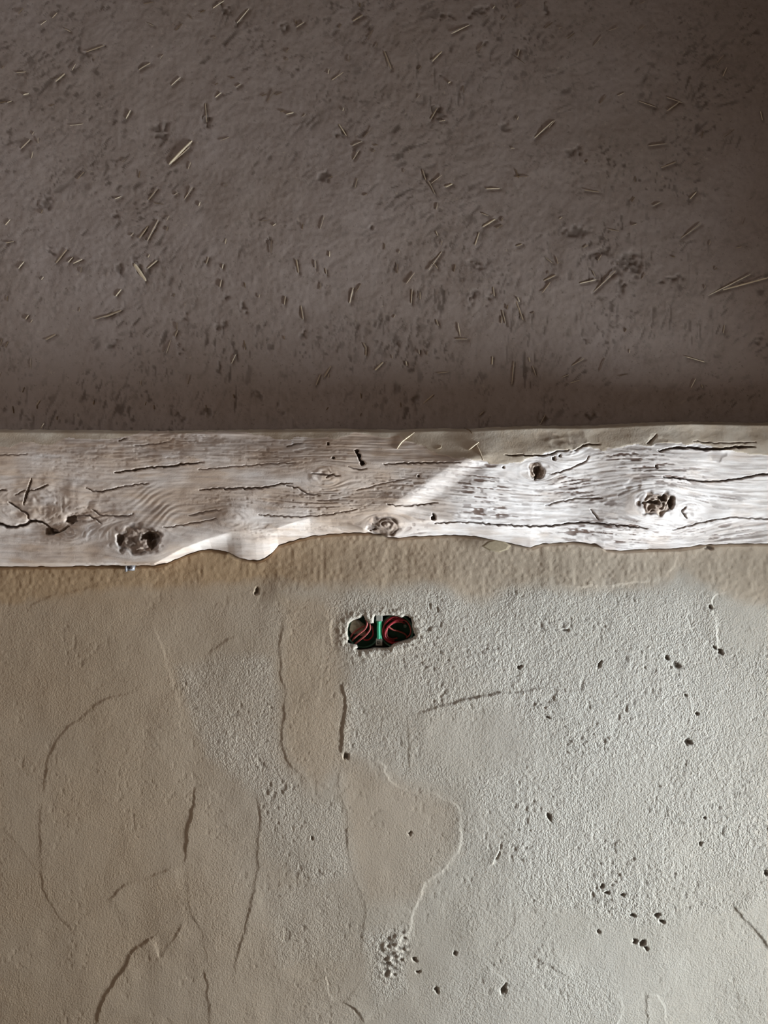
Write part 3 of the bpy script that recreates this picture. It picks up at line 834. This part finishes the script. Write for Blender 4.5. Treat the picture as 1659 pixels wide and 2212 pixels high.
    for (cx, cy, rx, ry) in ((333, 1166, 15, 19), (322, 1160, 14, 8), (262, 1165, 9, 12), (1452, 1085, 9, 14), (1432, 1075, 10, 6), (1405, 1085, 20, 4), (1160, 1015, 9, 10), (1157, 1030, 4, 8), (802, 1140, 12, 7), (155, 1122, 14, 9), (112, 1148, 14, 8)):
        ij = region(X, Y, [(cx, cy)], 40)
        xx, yy = X[ij], Y[ij]
        m = sstep(1.2, .45, blob(xx + 3 * vnoise(xx / 6, yy / 6, 263), yy + 3 * vnoise(xx / 6, yy / 6, 264), cx, cy, rx, ry))
        p[ij] -= .009 * m
        dark[ij] = np.maximum(dark[ij], .72 * m)
    # dents and stains where the clay meets the wood, right end
    for (cx, cy, rx, ry, a) in ((1180, 940, 26, 12, .35), (1250, 950, 22, 18, .3), (1550, 985, 24, 12, .4), (1365, 1045, 22, 12, .3), (1415, 950, 26, 9, .35), (1520, 935, 60, 10, .12), (1630, 935, 14, 8, .1), (440, 955, 40, 10, .25), (360, 937, 22, 6, .3)):
        m = sstep(1.2, .1, blob(X + 9 * vnoise(X / 12, Y / 12, 265), Y + 7 * vnoise(X / 12, Y / 12, 266), cx, cy, rx, ry))
        stain = np.maximum(stain, a * m); p -= .0015 * m * a * 2
    return p, grain, stain, dark, clay, kid, dust


bx = axis(-1500, -24, 1684, 2455, 1.75)
vv = np.linspace(0, 1, 178)
Xb, Vb = np.meshgrid(bx, vv)
Yb = fT(Xb) + (fB(Xb) - fT(Xb)) * Vb + .8 * vnoise(Xb / 9, 0 * Xb, 301) * (1 - Vb) ** 8 + 1.2 * vnoise(Xb / 11, 0 * Xb, 303) * Vb ** 8
pb, grain, stain, darkb, clay, kid, dust = beam_fields(Xb, Yb, Vb)
P0 = .030
rows = []
# returns: back over the top, and in under the lower edge
for pp in (-.105, -.06, -.02):
    rows.append((Xb[0], Yb[0] + 1.0, np.full(len(bx), pp), 0))
topn = len(rows)
Xa = np.vstack([r[0] for r in rows] + [Xb] + [Xb[-1], Xb[-1]])
Ya = np.vstack([r[1] for r in rows] + [Yb] + [Yb[-1] - 1.0, Yb[-1] - 4])
Pa = np.vstack([r[2] for r in rows] + [pb] + [np.full(len(bx), -.012), np.full(len(bx), -.05)])
ext = lambda A: np.vstack([A[0]] * topn + [A] + [A[-1]] * 2)
V = to_world(Xa, Ya, Pa, P0).reshape(-1, 3)
at = dict(grain=ext(grain).ravel(), stain=ext(stain).ravel(), dark=ext(darkb).ravel(), dust=ext(dust).ravel())
F = grid_faces(Xa.shape[0], Xa.shape[1])
cl = ext(clay).ravel()[F].mean(1); kd = ext(kid).ravel()[F].max(1)
kd = np.where((kd > 0) & (ext((kid > 0) * 1.0).ravel()[F].mean(1) > .5), kd, 0)
MW, MK, MCO = mat_wood(), mat_knot(), mat_coat()
link('timber', submesh('timber', V, F[(kd == 0) & (cl <= .5)], at), MW, beam)
link('clay_smear', submesh('clay_smear', V, F[(kd == 0) & (cl > .5)], at), MCO, beam)['label'] = 'beige clay smeared along the top of the beam'
for k in range(len(KN)):
    f = F[kd == k + 1]
    if KN[k][4] and len(f):
        link('knot', submesh('knot', V, f, at), MK, beam)


def beam_p(px, py):
    j = int(np.argmin(abs(bx - px))); i = int(np.argmin(abs(Yb[:, j] - py)))
    return pb[i, j]


# ---------------------------------------------------------------- tubes (wires, straws on the beam)
def tube_mesh(name, pts, r, seg=6, sub=6, taper=False):
    P = catmull([tuple(p) for p in pts], sub)
    V = []; F = []
    up0 = Vector((.3, -.8, .5)).normalized()
    for i, q in enumerate(P):
        a = Vector(P[max(0, i - 1)]); b = Vector(P[min(len(P) - 1, i + 1)])
        t = (b - a).normalized(); s = t.cross(up0).normalized(); u = s.cross(t)
        rr = r * (min(1, .35 + 3 * min(i, len(P) - 1 - i) / len(P)) if taper else 1)
        for k in range(seg):
            an = k / seg * math.tau
            V.append(tuple(Vector(q) + s * (math.cos(an) * rr) + u * (math.sin(an) * rr)))
    for i in range(len(P) - 1):
        for k in range(seg):
            F.append((i * seg + k, i * seg + seg + k, i * seg + seg + (k + 1) % seg, i * seg + (k + 1) % seg))
    F.append(tuple(range(seg))); F.append(tuple((len(P) - 1) * seg + seg - 1 - k for k in range(seg)))
    me = bpy.data.meshes.new(name); me.from_pydata(V, [], F)
    me.polygons.foreach_set('use_smooth', [True] * len(me.polygons))
    return me


for pts, r, m in (([(857, 970), (866, 956), (878, 946), (895, 934)], .0018, 0), ([(1012, 972), (1022, 964), (1034, 955)], .0018, 0), ([(1028, 958), (1036, 975), (1044, 994)], .0014, 1), ([(943, 970), (952, 967), (953, 962)], .0012, 0),
                  ([(1022, 938), (1014, 930), (1006, 926)], .0012, 2), ([(88, 926), (92, 919), (95, 914)], .0010, 1)):
    w3 = [PT(a, b, beam_p(a, b) + r * .6) for a, b in pts]
    link('straw', tube_mesh('straw', w3, r, 5, 3, True), MS[m], beam)

# ---------------------------------------------------------------- electrical boxes in the opening
ebox = link('electrical_box', None)
ebox.location = PT(821, 1366, -.05)
ebox['label'] = 'dark green double wiring box sunk in the ragged hole in the plaster'
ebox['category'] = 'electrical box'
EB = ebox.location.copy()
MG = mat_plain('dark_green_plastic', (60, 92, 76), .5)
MT = mat_plain('turquoise_green_plastic', (70, 186, 142), .35, .05)
MGR = mat_plain('grey_dusty_plastic', (150, 146, 136), .7)


def rel(me):
    me.transform(Matrix.Translation(-EB)); return me


for cx in (785, 857):
    V = []; F = []; N = 28
    prof = [(.0335, -.013), (.0355, -.013), (.0355, -.056), (.0, -.056), (.0, -.053), (.0335, -.053)]
    prof = [(.0335, -.013), (.0365, -.013), (.0365, -.056), (.0005, -.056), (.0005, -.053), (.0330, -.053), (.0335, -.013)]
    c0 = PT(cx, 1366, 0)
    for (r, y) in prof:
        for k in range(N):
            a = k / N * math.tau
            V.append((c0.x + r * math.cos(a), -y, c0.z + r * math.sin(a)))
    for i in range(len(prof) - 1):
        for k in range(N):
            j = (k + 1) % N
            F.append((i * N + k, i * N + j, (i + 1) * N + j, (i + 1) * N + k))
    link('cup', rel(mesh_np('cup', V, F)), MG, ebox)


def bevel_box(name, x0, x1, y0, y1, pf, pb_, b=.0012):
    a = PT(x0, y1, 0); c = PT(x1, y0, 0)
    V = []
    for (yy, ins) in ((-pf, b), (-pf + b, 0), (-pb_, 0)):
        for (sx, sz) in ((0, 0), (1, 0), (1, 1), (0, 1)):
            V.append((a.x + ins + (c.x - a.x - 2 * ins) * sx, yy, a.z + ins + (c.z - a.z - 2 * ins) * sz))
    F = [(0, 1, 2, 3), (11, 10, 9, 8)]
    for l in (0, 4):
        for k in range(4):
            j = (k + 1) % 4
            F.append((l + k, l + 4 + k, l + 4 + j, l + j))
    me = bpy.data.meshes.new(name); me.from_pydata(V, [], F); return rel(me)


br = link('bridge', bevel_box('bridge', 814, 825, 1342, 1382, -.007, -.030), MT, ebox); br['label'] = 'turquoise green plastic bridge'
link('bridge_rib', bevel_box('bridge_rib', 817, 821, 1343, 1381, -.0045, -.010, .0006), MT, br)
link('screw_tab', bevel_box('screw_tab', 812, 826, 1327, 1343, -.006, -.020), MGR, ebox)
tb = link('screw_tab', bevel_box('screw_tab', 812, 826, 1381, 1396, -.007, -.020), MGR, ebox)
# dark screw socket in the lower tab
V = []; c0 = PT(817, 1388, -.0065)
for (r, dy) in ((.0035, 0), (.0035, -.0012), (.0026, -.0012), (.0022, .002), (.0002, .002)):
    for k in range(12):
        V.append((c0.x + r * math.cos(k / 12 * math.tau), c0.y + dy, c0.z + r * math.sin(k / 12 * math.tau)))
F = [(i * 12 + k, i * 12 + (k + 1) % 12, i * 12 + 12 + (k + 1) % 12, i * 12 + 12 + k) for i in range(4) for k in range(12)]
MSC = mat_plain('dark_screw', (40, 36, 32), .6)
link('screw', rel(mesh_np('screw', V, F)), MSC, ebox)
V = []; c0 = PT(875, 1353, -.034)
for (r, dy) in ((.0036, .02), (.0036, 0), (.0022, 0), (.0020, .004), (.0002, .004)):
    for k in range(12):
        V.append((c0.x + r * math.cos(k / 12 * math.tau), c0.y + dy, c0.z + r * math.sin(k / 12 * math.tau)))
link('screw_post', rel(mesh_np('screw_post', V, F)), mat_plain('grey_green_post', (120, 140, 126), .6), ebox)

# wires
MR = mat_plain('red_wire_insulation', (150, 44, 52), .4, .08)
MR2 = mat_plain('dusty_red_wire', (150, 74, 68), .6, .1)
GW = 'red wires coiled in the wiring box'
RIGHT = [([(868, 1337, -.016), (850, 1333, -.015), (834, 1345, -.014), (827, 1362, -.015), (832, 1380, -.017), (848, 1388, -.020), (864, 1386, -.03)], 'red wire looping widest inside the right half of the box', MR),
         ([(872, 1340, -.014), (856, 1340, -.013), (840, 1352, -.012), (832, 1366, -.013), (834, 1378, -.016), (846, 1384, -.022), (850, 1386, -.034)], 'red wire coiled second nearest the green bridge, right half', MR),
         ([(862, 1333, -.022), (846, 1334, -.020), (833, 1343, -.018), (830, 1356, -.019), (834, 1372, -.022), (846, 1380, -.030), (858, 1378, -.040)], 'red wire loop lying deepest in the right half', MR2),
         ([(836, 1352, -.0125), (848, 1360, -.014), (862, 1364, -.020), (874, 1369, -.028), (880, 1376, -.040)], 'short red wire running to the right across the coil', MR2),
         ([(866, 1336, -.018), (880, 1344, -.022), (887, 1358, -.026), (886, 1370, -.032), (878, 1378, -.040)], 'dusky red wire curving down the far right of the box', MR2),
         ([(834, 1360, -.0115), (843, 1348, -.0125), (858, 1342, -.014), (868, 1344, -.020), (874, 1346, -.03)], 'red wire crossing the top of the coil, right half', MR)]
RIGHT += [([(858, 1336, -.018), (842, 1340, -.016), (830, 1352, -.015), (828, 1370, -.016), (836, 1384, -.019), (850, 1391, -.028)], 'red wire bundled tightest against the green bridge, right half', MR),
          ([(870, 1343, -.017), (852, 1345, -.015), (838, 1356, -.0145), (835, 1370, -.016), (842, 1381, -.022), (852, 1384, -.034)], 'dull red wire forming the innermost loop, right half', MR2)]
LEFT = [([(789, 1336, -.014), (793, 1346, -.013), (789, 1358, -.014), (777, 1368, -.015), (766, 1378, -.017), (758, 1388, -.03)], 'dusty red wire hanging over the clay lump, left half', MR2),
        ([(799, 1348, -.016), (799, 1360, -.015), (790, 1372, -.015), (778, 1382, -.016), (768, 1390, -.022), (762, 1394, -.034)], 'red wire sweeping down left from beside the green bridge', MR2),
        ([(788, 1352, -.018), (776, 1358, -.018), (764, 1367, -.019), (756, 1378, -.03)], 'thin red wire lying highest in the left half', MR2),
        ([(804, 1352, -.024), (806, 1370, -.022), (798, 1381, -.022), (788, 1382, -.024), (784, 1374, -.028), (792, 1364, -.036)], 'dark red wire curled low in the left half', MR)]
for pts, lab, m in RIGHT + LEFT:
    o = link('electrical_wire', tube_mesh('electrical_wire', [PT(q[0], q[1], q[2] + .007) for q in pts], .0019, 7, 6), m, label=lab, cat='wire', group=GW)


# clay lump and torn paper inside the left half
def lump(name, cx, cy, rx, ry, p, dp, seed, mat, **kw):
    V = []; F = []; N = 14; M = 8; r = random.Random(seed)
    c = PT(cx, cy, p)
    for i in range(M + 1):
        ph = i / M * math.pi
        for k in range(N):
            a = k / N * math.tau
            q = 1 + .14 * math.sin(3 * a + seed) * math.sin(ph) + r.uniform(-.06, .06)
            V.append((c.x + rx / 1000 * q * math.sin(ph) * math.cos(a), c.y - dp * math.cos(ph) * q, c.z + ry / 1000 * q * math.sin(ph) * math.sin(a)))
    for i in range(M):
        for k in range(N):
            F.append((i * N + k, i * N + (k + 1) % N, (i + 1) * N + (k + 1) % N, (i + 1) * N + k))
    return link(name, mesh_np(name, V, F), mat, **kw)


MLC = mat_plain('grey_clay_lump', (150, 140, 122), .9, .15, 140)
lump('clay_lump', 771, 1354, 18, 16, -.018, .008, 2, MLC, label='grey-beige lump of clay lodged in the left half of the wiring box', cat='clay lump')
lump('clay_crumb', 782, 1367, 10, 8, -.018, .005, 4, mat_plain('pinkish_crumb', (146, 116, 102), .9), label='small pinkish crumb of plaster behind the wires in the left half', cat='plaster crumb')

# ---------------------------------------------------------------- small bent metal clip under the beam
clip = link('metal_clip', None, label='small grey metal clip sticking out under the left part of the beam', cat='clip')
CL = PT(283, 1226, .002); clip.location = CL
MM = mat_plain('dull_zinc', (140, 136, 136), .45, .15, 200, .3)
MD = mat_plain('dark_rust', (56, 46, 44), .8)


def clipbox(name, x0, x1, y0, y1, pf, pbk, mat):
    a = PT(x0, y1, 0); c = PT(x1, y0, 0)
    me = box_mesh(name, [(a.x, c.x, -pf, -pbk, a.z, c.z)]); me.transform(Matrix.Translation(-CL)); return link(name, me, mat, clip)


clipbox('plate', 275, 291, 1221, 1232, .008, -.006, MM)
clipbox('flange', 274, 278, 1222, 1234, .013, .008, MM)
clipbox('nail', 281, 289, 1223, 1228, .0115, .008, MD)

# ---------------------------------------------------------------- the rest of the room
MPL = mat_plain('plain_clay_wall', (128, 116, 102), .9, .08, 6)
MFL = mat_plain('screed_floor', (112, 108, 102), .85, .1, 5)
MCE = mat_plain('brown_clay_ceiling', (120, 104, 90), .9, .1, 5)
R = ROOM; T_ = WIN1['depth']
link('floor', box_mesh('floor', [(R['x0'] - .3, R['x1'] + T_, R['y0'] - T_, .2, -.15, 0)]), MFL, kind='structure')
link('ceiling', box_mesh('ceiling', [(R['x0'] - .3, R['x1'] + T_, R['y0'] - T_, .2, R['z1'], R['z1'] + .15)]), MCE, kind='structure')
xa, xb = R['x0'] - .3, R['x0']
link('wall_left', box_mesh('wall_left', [(xa, xb, R['y0'] - T_, LOW_FILL['y0'], 0, R['z1']), (xa, xb, LOW_FILL['y0'], LOW_FILL['y1'], LOW_FILL['z1'], R['z1']),
                                         (xa, xb, LOW_FILL['y1'], LEFT_FILL['y0'], 0, R['z1']), (xa, xb, LEFT_FILL['y1'], .2, 0, R['z1']),
                                         (xa, xb, LEFT_FILL['y0'], LEFT_FILL['y1'], 0, LEFT_FILL['z0']), (xa, xb, LEFT_FILL['y0'], LEFT_FILL['y1'], LEFT_FILL['z1'], R['z1'])]), MPL, kind='structure')
a, b = R['x1'], R['x1'] + WIN1['depth']
link('wall_right', box_mesh('wall_right', [(a, b, R['y0'] - T_, WIN1['y0'], 0, R['z1']), (a, b, WIN1['y1'], .2, 0, R['z1']),
                                           (a, b, WIN1['y0'], WIN1['y1'], 0, WIN1['z0']), (a, b, WIN1['y0'], WIN1['y1'], WIN1['z1'], R['z1'])]), MPL, kind='structure')
a, b = R['y0'] - T_, R['y0']
link('wall_rear', box_mesh('wall_rear', [(R['x0'], REAR_FILL['x0'], a, b, 0, R['z1']), (REAR_FILL['x1'], R['x1'], a, b, 0, R['z1']),
                                         (REAR_FILL['x0'], REAR_FILL['x1'], a, b, 0, REAR_FILL['z0']), (REAR_FILL['x0'], REAR_FILL['x1'], a, b, REAR_FILL['z1'], R['z1'])]), MPL, kind='structure')
link('wall_core', box_mesh('wall_core', [(R['x0'], R['x1'], .12, .2, 0, R['z1'])]), MPL, kind='structure')
